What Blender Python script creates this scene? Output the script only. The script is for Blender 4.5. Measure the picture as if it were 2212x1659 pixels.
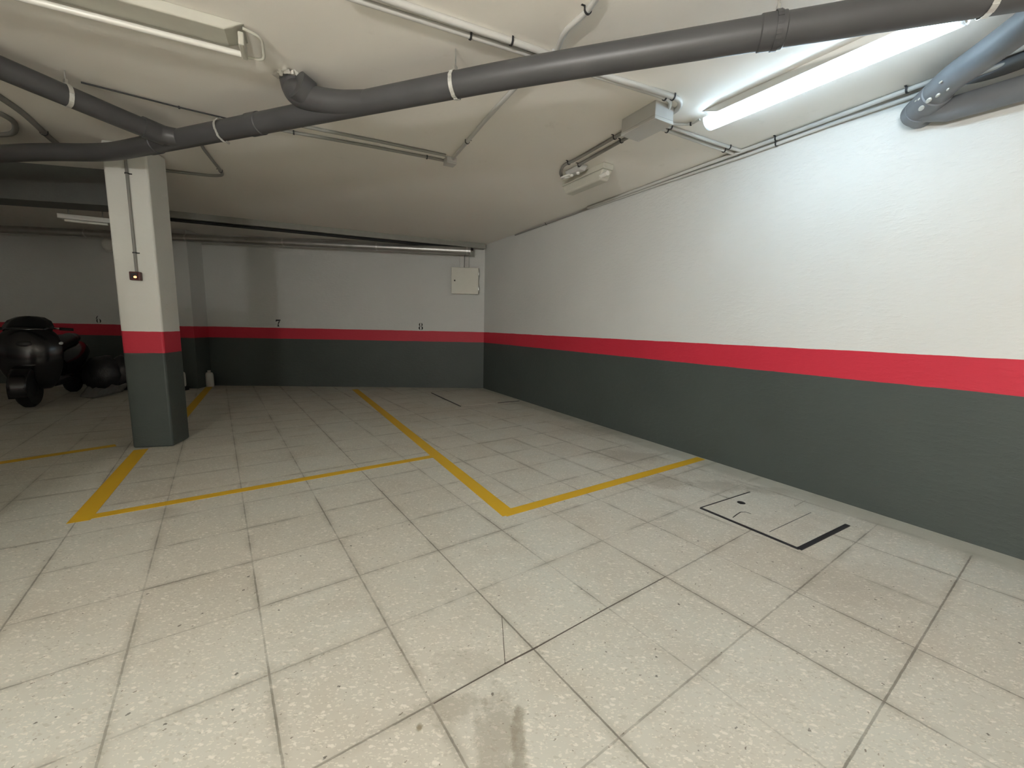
import bpy, bmesh, math, random
from mathutils import Vector, Matrix, noise

# ------------------------------------------------------------------ camera
S = 0.4                      # one floor tile = 0.4 m
CAM_H = 2.90866 * S
PITCH, ROLL, FPX = 0.13744, 0.02197, 894.91
W_PX, H_PX = 2212.0, 1659.0
cp, sp, cr, sr = math.cos(PITCH), math.sin(PITCH), math.cos(ROLL), math.sin(ROLL)
FWD = Vector((0, cp, -sp)); UP0 = Vector((0, sp, cp)); R0 = Vector((1, 0, 0))
RIGHT = R0 * cr + UP0 * sr
UP = UP0 * cr - R0 * sr
CAM = Vector((0, 0, CAM_H))
scn = bpy.context.scene
for o in list(bpy.data.objects):
    bpy.data.objects.remove(o)
cd = bpy.data.cameras.new('camera')
cam = bpy.data.objects.new('camera', cd)
scn.collection.objects.link(cam)
cd.sensor_width = 36.0
cd.lens = 36.0 * FPX / W_PX
cd.clip_start = 0.02
cam.matrix_world = Matrix(((RIGHT.x, UP.x, -FWD.x, CAM.x), (RIGHT.y, UP.y, -FWD.y, CAM.y),
                           (RIGHT.z, UP.z, -FWD.z, CAM.z), (0, 0, 0, 1)))
scn.camera = cam
# ------------------------------------------------------------------ world, exposure
wd = bpy.data.worlds.new('world'); scn.world = wd
wd.use_nodes = True
wd.node_tree.nodes['Background'].inputs[0].default_value = (0.5, 0.55, 0.6, 1)
wd.node_tree.nodes['Background'].inputs[1].default_value = 0.0
vs = scn.view_settings
vs.view_transform = 'Standard'; vs.look = 'None'; vs.gamma = 1; vs.use_curve_mapping = False
vs.exposure = 2.0
LAMP = 14.0                  # strength of the lit tubes
LAMP_BACK = 420.0
LAMP_COL = (0.62, 0.83, 1.0)
LAMP_COL_BACK = (1.0, 0.98, 0.93)

COL = scn.collection
rnd = random.Random(5)
ZC = CAM_H + 3.62 * S        # ceiling height
# walls (normal angle, distance), metres
AR, CR_ = 0.51976, 8.45178 * S
AB, CB = 1.65185, 19.43853 * S
NR = Vector((math.cos(AR), math.sin(AR), 0)); NB = Vector((math.cos(AB), math.sin(AB), 0))
DR = Vector((math.sin(AR), -math.cos(AR), 0))      # along the right wall, towards the camera
DB = Vector((-math.sin(AB), math.cos(AB), 0))      # along the back wall, towards the left
BAND_T, BAND_B = CAM_H - 0.27892 * S, CAM_H - 0.7566 * S


def ray(px, py):
    x = (px - W_PX / 2) / FPX; y = (py - H_PX / 2) / FPX
    return RIGHT * x - UP * y + FWD


def on(px, py, z=ZC):
    """point at height z seen at a pixel of the photograph"""
    r = ray(px, py); return CAM + r * ((z - CAM_H) / r.z)


def onwall(px, py, N, c):
    r = ray(px, py); return CAM + r * (c / r.dot(N))


def isect(n1, c1, n2, c2):
    d = n1.x * n2.y - n1.y * n2.x
    return Vector(((c1 * n2.y - c2 * n1.y) / d, (n1.x * c2 - n2.x * c1) / d, 0))


# ------------------------------------------------------------------ node helpers
def mat(name):
    m = bpy.data.materials.new(name); m.use_nodes = True
    nt = m.node_tree
    return m, nt, nt.nodes['Principled BSDF']


def N(nt, typ, **kw):
    n = nt.nodes.new(typ)
    for k, v in kw.items():
        if k.startswith('i_'):
            key = k[2:]
            key = int(key) if key.isdigit() else key
            n.inputs[key].default_value = v
        else:
            setattr(n, k, v)
    return n


def math_(nt, op, a, b=None, c=None):
    n = nt.nodes.new('ShaderNodeMath'); n.operation = op
    for i, v in enumerate((a, b, c)):
        if v is None: continue
        if isinstance(v, (int, float)): n.inputs[i].default_value = v
        else: nt.links.new(v, n.inputs[i])
    return n.outputs[0]


def mix(nt, fac, a, b, blend='MIX'):
    n = nt.nodes.new('ShaderNodeMix'); n.data_type = 'RGBA'; n.blend_type = blend
    for sock, v in ((n.inputs[0], fac), (n.inputs[6], a), (n.inputs[7], b)):
        if isinstance(v, (int, float)): sock.default_value = v
        elif isinstance(v, tuple): sock.default_value = (*v, 1) if len(v) == 3 else v
        else: nt.links.new(v, sock)
    return n.outputs[2]


def smooth(nt, v, lo, hi, a=0.0, b=1.0):
    n = nt.nodes.new('ShaderNodeMapRange'); n.interpolation_type = 'SMOOTHSTEP'
    nt.links.new(v, n.inputs[0])
    n.inputs[1].default_value = lo; n.inputs[2].default_value = hi
    n.inputs[3].default_value = a; n.inputs[4].default_value = b
    return n.outputs[0]


def pos(nt):
    return nt.nodes.new('ShaderNodeNewGeometry').outputs['Position']


def noise_t(nt, vec, scale, detail=3.0, rough=0.5):
    n = nt.nodes.new('ShaderNodeTexNoise'); nt.links.new(vec, n.inputs['Vector'])
    n.inputs['Scale'].default_value = scale; n.inputs['Detail'].default_value = detail
    n.inputs['Roughness'].default_value = rough
    return n.outputs['Fac']


def bump(nt, bsdf, h, strength=0.3, dist=0.01):
    b = nt.nodes.new('ShaderNodeBump'); b.inputs['Strength'].default_value = strength
    b.inputs['Distance'].default_value = dist
    nt.links.new(h, b.inputs['Height']); nt.links.new(b.outputs[0], bsdf.inputs['Normal'])


def simple(name, col, rough=0.6, metal=0.0, var=0.12, scale=12.0, bmp=0.0, spec=0.5, dirt=None):
    m, nt, b = mat(name)
    p = pos(nt)
    f = noise_t(nt, p, scale, 4)
    lo = tuple(c * (1 - var) for c in col); hi = tuple(min(1, c * (1 + var)) for c in col)
    c = mix(nt, f, lo, hi)
    if dirt:
        c = mix(nt, smooth(nt, noise_t(nt, p, 25, 5, .6), .56, .68, 0, .8), c, dirt)
    nt.links.new(c, b.inputs['Base Color'])
    b.inputs['Roughness'].default_value = rough; b.inputs['Metallic'].default_value = metal
    b.inputs['Specular IOR Level'].default_value = spec
    if bmp: bump(nt, b, noise_t(nt, p, 60, 4), bmp, 0.004)
    return m


def emissive(name, col, strength):
    m, nt, b = mat(name)
    b.inputs['Base Color'].default_value = (.9, .9, .9, 1)
    b.inputs['Emission Color'].default_value = (*col, 1)
    b.inputs['Emission Strength'].default_value = strength
    return m


WHITE = (0.66, 0.67, 0.65)
RED = (0.56, 0.03, 0.055)
DARK = (0.064, 0.077, 0.071)


def banded(name, bumpy=0.35, white=WHITE):
    """plaster painted white / red band / dark grey dado"""
    m, nt, b = mat(name)
    p = pos(nt)
    sep = nt.nodes.new('ShaderNodeSeparateXYZ'); nt.links.new(p, sep.inputs[0])
    wob = math_(nt, 'MULTIPLY', math_(nt, 'SUBTRACT', noise_t(nt, p, 5, 5, .6), .5), .012)
    z = math_(nt, 'ADD', sep.outputs[2], wob)
    big = noise_t(nt, p, 1.3, 4)
    fine = noise_t(nt, p, 22, 5, .6)
    w = mix(nt, big, tuple(c * .93 for c in white), tuple(min(1, c * 1.05) for c in white))
    w = mix(nt, smooth(nt, fine, .62, .8, 0, .25), w, (.55, .54, .50))
    r = mix(nt, big, tuple(c * .88 for c in RED), tuple(c * 1.1 for c in RED))
    d = mix(nt, big, tuple(c * .85 for c in DARK), tuple(c * 1.15 for c in DARK))
    # scuffs on the dado
    mp = N(nt, 'ShaderNodeMapping'); mp.inputs['Scale'].default_value = (1, 1, 5)
    nt.links.new(p, mp.inputs[0])
    sc = noise_t(nt, mp.outputs[0], 9, 6, .75)
    d = mix(nt, smooth(nt, sc, .68, .76, 0, .22), d, (.2, .21, .2))
    c = mix(nt, smooth(nt, z, BAND_T - .0015, BAND_T + .0015), r, w)
    c = mix(nt, smooth(nt, z, BAND_B - .0015, BAND_B + .0015), d, c)
    nt.links.new(c, b.inputs['Base Color'])
    nt.links.new(smooth(nt, z, BAND_T - .002, BAND_T + .002, .5, .8), b.inputs['Roughness'])
    b.inputs['Specular IOR Level'].default_value = .35
    mp2 = N(nt, 'ShaderNodeMapping'); mp2.inputs['Scale'].default_value = (1, 1, 2.6)
    nt.links.new(p, mp2.inputs[0])
    h = math_(nt, 'ADD', math_(nt, 'MULTIPLY', noise_t(nt, p, 3.0, 3), .9),
              math_(nt, 'MULTIPLY', smooth(nt, noise_t(nt, mp2.outputs[0], 17, 6, .62), .42, .7), .35))
    bump(nt, b, h, bumpy, 0.012)
    return m


def ceiling_mat():
    m, nt, b = mat('ceiling_plaster')
    p = pos(nt)
    f = noise_t(nt, p, .9, 4)
    c = mix(nt, f, (.84, .805, .74), (.89, .86, .80))
    c = mix(nt, smooth(nt, noise_t(nt, p, 6, 6, .7), .6, .8, 0, .2), c, (.45, .42, .37))
    nt.links.new(c, b.inputs['Base Color']); b.inputs['Roughness'].default_value = .9
    b.inputs['Specular IOR Level'].default_value = .2
    h = math_(nt, 'ADD', math_(nt, 'MULTIPLY', noise_t(nt, p, 2.2, 3), .5), math_(nt, 'MULTIPLY', noise_t(nt, p, 16, 6, .6), .4))
    bump(nt, b, h, .25, .010)
    return m


YAW, TX, TY = -0.61811, 1.18171, 2.64371


def floor_mat(name='terrazzo_tiles', slab=False):
    """0.4 m terrazzo tiles: chips, thin joints, dirt; coordinates in tiles"""
    m, nt, b = mat(name)
    L = nt.links
    p = pos(nt)
    vr = nt.nodes.new('ShaderNodeVectorRotate'); vr.rotation_type = 'Z_AXIS'
    L.new(p, vr.inputs['Vector']); vr.inputs['Angle'].default_value = YAW
    mp = N(nt, 'ShaderNodeMapping'); mp.inputs['Scale'].default_value = (1 / S, 1 / S, 0)
    mp.inputs['Location'].default_value = (-TX, -TY, 0)
    L.new(vr.outputs[0], mp.inputs[0])
    q = mp.outputs[0]
    sep = nt.nodes.new('ShaderNodeSeparateXYZ'); L.new(q, sep.inputs[0])
    # wobble of joint lines
    nx = math_(nt, 'MULTIPLY', math_(nt, 'SUBTRACT', noise_t(nt, q, 9, 4, .6), .5), .012)
    u = math_(nt, 'ADD', sep.outputs[0], nx); v = math_(nt, 'ADD', sep.outputs[1], nx)
    fu = math_(nt, 'FLOOR', u); fv = math_(nt, 'FLOOR', v)
    # per tile tint
    cmb = nt.nodes.new('ShaderNodeCombineXYZ'); L.new(fu, cmb.inputs[0]); L.new(fv, cmb.inputs[1])
    wn = N(nt, 'ShaderNodeTexWhiteNoise'); wn.noise_dimensions = '3D'; L.new(cmb.outputs[0], wn.inputs['Vector'])
    big = noise_t(nt, p, .8, 4, .55)
    base = mix(nt, wn.outputs['Value'], (.50, .47, .40), (.56, .535, .465))
    base = mix(nt, smooth(nt, big, .3, .7), base, (.53, .535, .48))
    base = mix(nt, smooth(nt, noise_t(nt, p, 2.3, 5, .6), .45, .75, 0, .55), base, (.45, .41, .34))
    # chips
    def chips(scale, lo, hi, seed, col, amt, rndlo):
        nonlocal base
        mm = N(nt, 'ShaderNodeMapping'); mm.inputs['Location'].default_value = (seed, seed * .37, 0)
        mm.inputs['Rotation'].default_value = (0, 0, seed)
        mm.inputs['Scale'].default_value = (1, 1.6, 1)
        L.new(p, mm.inputs[0])
        dist = noise_t(nt, mm.outputs[0], 60, 2)
        va = N(nt, 'ShaderNodeVectorMath'); va.operation = 'MULTIPLY_ADD'
        cx = nt.nodes.new('ShaderNodeCombineXYZ'); L.new(dist, cx.inputs[0]); L.new(dist, cx.inputs[1])
        L.new(cx.outputs[0], va.inputs[0]); va.inputs[1].default_value = (.024, .03, 0); L.new(mm.outputs[0], va.inputs[2])
        vo = N(nt, 'ShaderNodeTexVoronoi'); L.new(va.outputs[0], vo.inputs['Vector'])
        vo.inputs['Scale'].default_value = scale; vo.inputs['Randomness'].default_value = 1
        sc = nt.nodes.new('ShaderNodeSeparateColor'); L.new(vo.outputs['Color'], sc.inputs[0])
        k = math_(nt, 'MULTIPLY', smooth(nt, vo.outputs['Distance'], lo, hi, 1, 0), smooth(nt, sc.outputs[0], rndlo, rndlo + .02))
        base = mix(nt, math_(nt, 'MULTIPLY', k, amt), base, col)
    chips(34, .22, .30, 1.3, (.76, .72, .64), .62, .50)
    chips(56, .25, .33, 3.1, (.70, .665, .58), .6, .50)
    chips(90, .28, .36, 4.1, (.68, .65, .56), .7, .45)
    chips(44, .24, .31, 7.7, (.40, .385, .32), .55, .66)
    chips(70, .26, .34, 5.2, (.45, .42, .36), .55, .6)
    chips(48, .10, .17, 9.2, (.16, .13, .10), .85, .80)
    chips(22, .10, .13, 2.6, (.10, .09, .08), .85, .90)
    # joints
    def joint(t, w, seed):
        e = math_(nt, 'ABSOLUTE', math_(nt, 'SUBTRACT', math_(nt, 'FRACT', math_(nt, 'ADD', t, .5)), .5))
        cm = nt.nodes.new('ShaderNodeCombineXYZ')
        L.new(math_(nt, 'FLOOR', math_(nt, 'ADD', t, .5)), cm.inputs[2]); cm.inputs[0].default_value = seed
        w2 = N(nt, 'ShaderNodeTexWhiteNoise'); L.new(cm.outputs[0], w2.inputs['Vector'])
        va = N(nt, 'ShaderNodeVectorMath'); va.operation = 'ADD'; L.new(cm.outputs[0], va.inputs[0]); L.new(q, va.inputs[1])
        loc = noise_t(nt, va.outputs[0], 1.1, 4, .7)
        amt = smooth(nt, math_(nt, 'ADD', math_(nt, 'MULTIPLY', w2.outputs['Value'], .3), loc), .38, .9, .14, 1.0)
        core = smooth(nt, e, w * .45, w, 1, 0)
        halo = smooth(nt, e, 0, .09, .36, 0)
        halo = math_(nt, 'MULTIPLY', halo, smooth(nt, loc, .42, .62))
        return math_(nt, 'MULTIPLY', core, amt), halo
    ju, hu = joint(u, .011, 3.0)
    jv, hv = joint(v, .011, 8.0)
    j = math_(nt, 'MAXIMUM', ju, jv); hh = math_(nt, 'MAXIMUM', hu, hv)
    sp_ = nt.nodes.new('ShaderNodeSeparateXYZ'); L.new(p, sp_.inputs[0])
    X, Y = sp_.outputs[0], sp_.outputs[1]
    # distance from the right wall
    dw = math_(nt, 'SUBTRACT', CR_, math_(nt, 'ADD', math_(nt, 'MULTIPLY', X, NR.x), math_(nt, 'MULTIPLY', Y, NR.y)))
    dwn = math_(nt, 'ADD', dw, math_(nt, 'MULTIPLY', math_(nt, 'SUBTRACT', noise_t(nt, p, 4, 4), .5), .12))
    cem = smooth(nt, dwn, .16, .24, 1, 0)
    keep = math_(nt, 'SUBTRACT', 1.0, cem)
    if slab:
        j = math_(nt, 'MULTIPLY', j, 0.0); hh = math_(nt, 'MULTIPLY', hh, .4); 
        cem = math_(nt, 'MULTIPLY', cem, 0.0); keep = 1.0
    j = math_(nt, 'MULTIPLY', j, keep)
    base = mix(nt, math_(nt, 'MULTIPLY', cem, .8), base, mix(nt, noise_t(nt, p, 7, 5), (.40, .395, .335), (.46, .45, .39)))
    base = mix(nt, hh, base, (.22, .195, .15))
    # dirt marks with a place and shape of their own: (x, y, rx, ry, amount)
    warp = math_(nt, 'MULTIPLY', math_(nt, 'SUBTRACT', noise_t(nt, p, 11, 7, .75), .5), 2.6)
    for (sx, sy, rx, ry, amt, col) in STAINS:
        ex = math_(nt, 'DIVIDE', math_(nt, 'SUBTRACT', X, sx), rx)
        ey = math_(nt, 'DIVIDE', math_(nt, 'SUBTRACT', Y, sy), ry)
        d2 = math_(nt, 'SQRT', math_(nt, 'ADD', math_(nt, 'MULTIPLY', ex, ex), math_(nt, 'MULTIPLY', ey, ey)))
        d2 = math_(nt, 'ADD', d2, warp)
        base = mix(nt, smooth(nt, d2, .45, 1.1, amt * .85, 0), base, col)
    base = mix(nt, math_(nt, 'MULTIPLY', j, .72), base, (.11, .10, .08))
    L.new(base, b.inputs['Base Color'])
    rr = smooth(nt, noise_t(nt, p, 5, 4), .3, .7, .42, .62)
    L.new(rr, b.inputs['Roughness']); b.inputs['Specular IOR Level'].default_value = .28
    h = math_(nt, 'SUBTRACT', math_(nt, 'MULTIPLY', noise_t(nt, p, 40, 3), .1), j)
    bump(nt, b, h, .35, .002)
    return m


def st(px, py, rx, ry, amt, col=(.25, .22, .17)):
    q = on(px, py, 0); return (q.x, q.y, rx, ry, amt, col)


STAINS = [st(1075, 1600, .07, .20, .55), st(985, 1530, .10, .06, .5), st(1120, 1610, .025, .16, .6, (.2, .17, .12)),
          st(1010, 1440, .13, .09, .25), st(1430, 1040, .28, .16, .5), st(1560, 1050, .30, .14, .45),
          st(1360, 985, .35, .22, .4), st(1660, 1060, .2, .1, .35), st(1300, 930, .6, .25, .3),
          st(905, 1572, .013, .015, .9, (.2, .16, .09)), st(345, 1110, .2, .1, .3), st(1880, 1260, .4, .25, .2)]

# ------------------------------------------------------------------ mesh helpers
def new_obj(name, bm, m, parent=None, smooth_=False, bevel=0.0, seg=2, ang=35):
    me = bpy.data.meshes.new(name)
    bmesh.ops.recalc_face_normals(bm, faces=bm.faces)
    bm.to_mesh(me); bm.free()
    o = bpy.data.objects.new(name, me); COL.objects.link(o)
    if m: me.materials.append(m)
    if smooth_:
        for p in me.polygons: p.use_smooth = True
        me.set_sharp_from_angle(angle=math.radians(ang)) if hasattr(me, 'set_sharp_from_angle') else None
    if bevel:
        b = o.modifiers.new('bevel', 'BEVEL'); b.width = bevel; b.segments = seg; b.limit_method = 'ANGLE'
        b.angle_limit = math.radians(30)
    if parent: o.parent = parent; o.matrix_parent_inverse = parent.matrix_world.inverted()
    return o


def thing(name, loc, label, cat, group=None, rz=0.0):
    o = bpy.data.objects.new(name, None); COL.objects.link(o)
    o.empty_display_size = .1
    o.location = loc; o.rotation_euler = (0, 0, rz)
    o.matrix_world = Matrix.Translation(loc) @ Matrix.Rotation(rz, 4, 'Z')
    return tag(o, label, cat, group)


def tag(o, label, cat, group=None, kind=None):
    o['label'] = label; o['category'] = cat
    if group: o['group'] = group
    if kind: o['kind'] = kind
    return o


def struct(o, label=None):
    o['kind'] = 'structure'
    if label: o['label'] = label
    return o


def frame_(origin, xdir, zdir=Vector((0, 0, 1))):
    x = xdir.normalized(); z = zdir.normalized(); y = z.cross(x).normalized(); z = x.cross(y)
    return Matrix(((x.x, y.x, z.x, origin.x), (x.y, y.y, z.y, origin.y), (x.z, y.z, z.z, origin.z), (0, 0, 0, 1)))


def box(bm, size, M=Matrix.Identity(4), c=(0, 0, 0), taper=1.0):
    vs_ = []
    for z in (-1, 1):
        k = taper if z < 0 else 1.0
        for x, y in ((-1, -1), (1, -1), (1, 1), (-1, 1)):
            vs_.append(bm.verts.new(M @ Vector((c[0] + x * size[0] / 2 * k, c[1] + y * size[1] / 2 * k, c[2] + z * size[2] / 2))))
    a = vs_
    for f in ((0, 3, 2, 1), (4, 5, 6, 7), (0, 1, 5, 4), (1, 2, 6, 5), (2, 3, 7, 6), (3, 0, 4, 7)):
        bm.faces.new([a[i] for i in f])


def catmull(pts, n=8):
    out = []
    P = [pts[0] * 2 - pts[1]] + list(pts) + [pts[-1] * 2 - pts[-2]]
    for i in range(1, len(P) - 2):
        for k in range(n):
            t = k / n; a, b, c, d = P[i - 1:i + 3]
            out.append(.5 * ((2 * b) + (c - a) * t + (2 * a - 5 * b + 4 * c - d) * t * t + (3 * b - a - 3 * c + d) * t ** 3))
    out.append(pts[-1]); return out


def rounded(pts, rad=0.05, n=6):
    """polyline with its corners replaced by arcs"""
    out = [pts[0]]
    for i in range(1, len(pts) - 1):
        a, b, c = pts[i - 1], pts[i], pts[i + 1]
        r = min(rad, (a - b).length * .45, (c - b).length * .45)
        p0 = b + (a - b).normalized() * r; p1 = b + (c - b).normalized() * r
        for k in range(n + 1):
            t = k / n
            out.append(p0 * (1 - t) ** 2 + b * 2 * t * (1 - t) + p1 * t * t)
    out.append(pts[-1]); return out


def tube(bm, pts, r, n=16, caps=True, hollow=0.0):
    """sweep a circle; r a number or a list along pts"""
    pts = [Vector(p) for p in pts]
    rs = r if isinstance(r, (list, tuple)) else [r] * len(pts)
    rings = []; nrm = None
    for i, p in enumerate(pts):
        t = (pts[min(i + 1, len(pts) - 1)] - pts[max(i - 1, 0)]).normalized()
        if nrm is None:
            nrm = t.orthogonal().normalized()
        else:
            nrm = (nrm - t * nrm.dot(t)).normalized()
        b_ = t.cross(nrm)
        rings.append([bm.verts.new(p + (nrm * math.cos(2 * math.pi * k / n) + b_ * math.sin(2 * math.pi * k / n)) * rs[i]) for k in range(n)])
    for a, b in zip(rings, rings[1:]):
        for k in range(n):
            bm.faces.new((a[k], a[(k + 1) % n], b[(k + 1) % n], b[k]))
    if caps:
        bm.faces.new(rings[0][::-1]); bm.faces.new(rings[-1])
    return rings


def poly(bm, pts, z0, z1):
    lo = [bm.verts.new((p[0], p[1], z0)) for p in pts]; hi = [bm.verts.new((p[0], p[1], z1)) for p in pts]
    bm.faces.new(hi); bm.faces.new(lo[::-1])
    for i in range(len(pts)):
        j = (i + 1) % len(pts); bm.faces.new((lo[i], lo[j], hi[j], hi[i]))


def lathe(bm, prof, M=Matrix.Identity(4), n=24, sx=1.0, sy=1.0):
    rings = [[bm.verts.new(M @ Vector((r * sx * math.cos(2 * math.pi * k / n), r * sy * math.sin(2 * math.pi * k / n), z))) for k in range(n)] for r, z in prof]
    for a, b in zip(rings, rings[1:]):
        for k in range(n): bm.faces.new((a[k], a[(k + 1) % n], b[(k + 1) % n], b[k]))
    bm.faces.new(rings[0][::-1]); bm.faces.new(rings[-1])


# ------------------------------------------------------------------ materials
M_wall = banded('painted_plaster')
M_col = banded('painted_column', .22, (.74, .745, .70))
M_ceil = ceiling_mat()
M_floor = floor_mat()
M_slab = floor_mat('terrazzo_cover', True)
M_pvc = simple('grey_pvc', (.075, .075, .078), .42, var=.2, scale=5, bmp=.06)
M_pvc_light = simple('pale_pvc', (.16, .17, .185), .45, var=.25, scale=6, bmp=.08)
M_plaster = simple('rough_plaster', (.62, .60, .55), .9, var=.2, scale=30, bmp=.6)
M_conduit = simple('conduit_grey', (.55, .545, .52), .45, var=.08, scale=8)
M_conduit_dark = simple('conduit_dark', (.26, .255, .235), .5, var=.12, scale=8)
M_clip = simple('clip_black', (.03, .03, .032), .5)
M_steel = simple('galvanised', (.62, .62, .60), .32, .9, var=.25, scale=20)
M_duct = simple('galvanised_duct', (.46, .46, .45), .38, .85, var=.2, scale=9)
M_strap = simple('strap_metal', (.75, .75, .72), .35, .6, var=.2, scale=40)
M_boxgrey = simple('junction_grey', (.50, .50, .48), .5, var=.06)
M_boxwhite = simple('cabinet_cream', (.66, .65, .57), .45, var=.04)
M_black = simple('black_plastic', (.02, .02, .022), .45)
M_gap = simple('line_black', (.012, .012, .014), .7)
M_lampwhite = simple('lamp_enamel', (.72, .72, .69), .4, var=.05)
M_lampold = simple('lamp_yellowed', (.52, .51, .44), .5, var=.1)
M_tubeoff = simple('tube_unlit', (.78, .77, .72), .25, var=.03)
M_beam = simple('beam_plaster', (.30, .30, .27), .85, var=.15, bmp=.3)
M_beam_dark = simple('beam_shade', (.12, .125, .12), .85, var=.15, bmp=.3)  # copy of the beam plaster with the left side's shade in its colour
M_maroon = simple('switch_maroon', (.085, .018, .018), .4)
M_carpaint = simple('car_black', (.010, .010, .012), .18, var=.1)
M_glass = simple('car_glass', (.01, .012, .014), .08)
M_rubber = simple('rubber', (.015, .015, .015), .8)
M_chrome = simple('chrome', (.7, .7, .7), .15, 1.0)
M_lens = simple('lamp_lens', (.85, .87, .85), .12, .3)
M_whiteplastic = simple('white_plastic', (.5, .5, .46), .5, var=.06)
M_bag = simple('bag_black', (.035, .035, .038), .38, var=.3, bmp=.4)
M_cloth = simple('cloth_grey', (.19, .19, .18), .8, var=.3)
M_ink = simple('number_black', (.012, .012, .012), .7)
M_iron = simple('cover_iron', (.035, .036, .042), .45, .5, var=.25)
M_lit = emissive('tube_lit', LAMP_COL, LAMP)
M_lit_back = emissive('tube_lit_behind', LAMP_COL_BACK, LAMP_BACK)
M_neon = emissive('switch_neon', (1.0, .22, .05), 1.6)


def yellow_mat():
    m, nt, b = mat('yellow_paint')
    p = pos(nt)
    f = noise_t(nt, p, 14, 6, .65)
    c = mix(nt, noise_t(nt, p, 1.6, 3), (.60, .36, .016), (.70, .43, .03))
    c = mix(nt, smooth(nt, f, .58, .74, 0, .45), c, (.48, .37, .14))
    nt.links.new(c, b.inputs['Base Color']); b.inputs['Roughness'].default_value = .5
    b.inputs['Specular IOR Level'].default_value = .3
    return m


M_yellow = yellow_mat()

# ------------------------------------------------------------------ room shell
C0 = isect(NR, CR_, NB, CB)                         # far right corner
Y_FRONT = -3.9
P_RF = C0 + DR * ((Y_FRONT - C0.y) / DR.y)          # right wall meets front wall
P_BL = C0 + DB * 12.6                                # back wall, left end
P_LF = Vector((P_BL.x, Y_FRONT, 0))
ROOM = [C0, P_BL, P_LF, P_RF]
T = .2


def wall(name, a, b, m=M_wall, out=1):
    d = (b - a).normalized(); n = Vector((d.y, -d.x, 0))
    mid = (C0 + P_BL + P_LF + P_RF) / 4
    if n.dot(mid - a) > 0: n = -n
    bm = bmesh.new(); L = (b - a).length
    a2, b2 = a - d * (T if name not in ('wall_right', 'wall_back') else 0), b + d * T
    poly(bm, [a2, b2, b2 + n * T, a2 + n * T], -.05, ZC + .05)
    return struct(new_obj(name, bm, m))


wall('wall_back', C0, P_BL); wall('wall_right', C0, P_RF)
wall('wall_left', P_BL, P_LF); wall('wall_front', P_LF, P_RF)


def grow(k):
    c = (C0 + P_BL + P_LF + P_RF) / 4
    return [p + (p - c).normalized() * k for p in ROOM]


bm = bmesh.new(); poly(bm, grow(.35), -.12, 0); struct(new_obj('floor', bm, M_floor))
bm = bmesh.new(); poly(bm, grow(.35), ZC, ZC + .15); struct(new_obj('ceiling', bm, M_ceil))

# pilaster standing out of the back wall
pa = on(383, 838.5, 0); pb = on(429, 839.2, 0)
dpl = (pb - pa).normalized()
nin = -NB
bm = bmesh.new()
back = .42
poly(bm, [pa, pb, pb + NB * back, pa + NB * back], 0, ZC)
struct(new_obj('pilaster', bm, M_wall, bevel=.006), 'banded pilaster standing out of the back wall behind the column')

# the square column
ca = on(287, 968.5, 0); cb = on(374.6, 964.5, 0)
dx = (cb - ca).normalized(); dy = Vector((-dx.y, dx.x, 0)); CW = (cb - ca).length
COLW = CW; COLD = .315
bm = bmesh.new()
n = 14
poly(bm, [ca, cb, cb + dy * COLD, ca + dy * COLD], 0, ZC)
col = new_obj('column', bm, M_col, bevel=.018, seg=3)
tag(col, 'square structural column with white top, red band and grey foot', 'column')

# beams near the back wall: a shallow strip to the right, a deep beam on the left
def ceil_strip(name, a, b, w, h, m, z1=ZC, side=1):
    d = (b - a).normalized(); n_ = Vector((-d.y, d.x, 0)) * side
    bm = bmesh.new(); poly(bm, [a, b, b + n_ * w, a + n_ * w], z1 - h, z1)
    return new_obj(name, bm, m, bevel=.004)


b1 = on(1052, 527, ZC); b2 = on(350, 453, ZC)
zb = ZC - .085
# keep inside the room
bd = (b2 - b1).normalized()
b1 = b1 + bd * .02
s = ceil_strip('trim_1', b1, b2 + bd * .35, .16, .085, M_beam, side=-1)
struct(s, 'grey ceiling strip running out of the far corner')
# thin black tube under the strip's far edge
n_ = Vector((bd.y, -bd.x, 0))
bm = bmesh.new()
zcab = Vector((0, 0, ZC - .107 - b1.z))
tube(bm, [b1 + n_ * .06 + bd * .22 + zcab, b2 + bd * .35 + n_ * .06 + zcab], .021, 14)
tag(new_obj('black_line', bm, M_gap, smooth_=True), 'black line under the grey ceiling strip by the back wall', 'cable')

g1 = on(345, 462, ZC - .34); 
bl1 = on(232, 444, ZC - .34); bl2 = on(0, 428, ZC - .34)
dd = (bl2 - bl1).normalized()
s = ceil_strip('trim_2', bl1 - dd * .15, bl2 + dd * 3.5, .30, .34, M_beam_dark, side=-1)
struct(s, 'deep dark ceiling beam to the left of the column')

# duct along the back wall with the shiny end by the cabinet
rd = .06
def duct_pt(px):
    # centre against the back wall, rd+1 cm off it, below the ceiling
    r = ray(px, 500); c = CB - .44
    p = CAM + r * (c / r.dot(NB)); return Vector((p.x, p.y, ZC - .19))
d0 = duct_pt(1017); d1 = duct_pt(-500); d1.z = ZC - .085
t = thing('ventilation_duct', d0, 'round galvanised duct along the top of the back wall, shiny end above the cabinet', 'duct')
bm = bmesh.new(); tube(bm, [d0, d1], rd, 28); new_obj('duct_tube', bm, M_duct, t, True)
L = (d1 - d0).length; k = 0
while k * 1.5 + .06 < L:
    p = d0 + (d1 - d0).normalized() * (.06 + k * 1.5)
    bm = bmesh.new(); e = (d1 - d0).normalized()
    tube(bm, [p - e * .012, p + e * .012], rd + .004, 28); new_obj('joint_ring', bm, M_steel, t, True); k += 1

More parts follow.
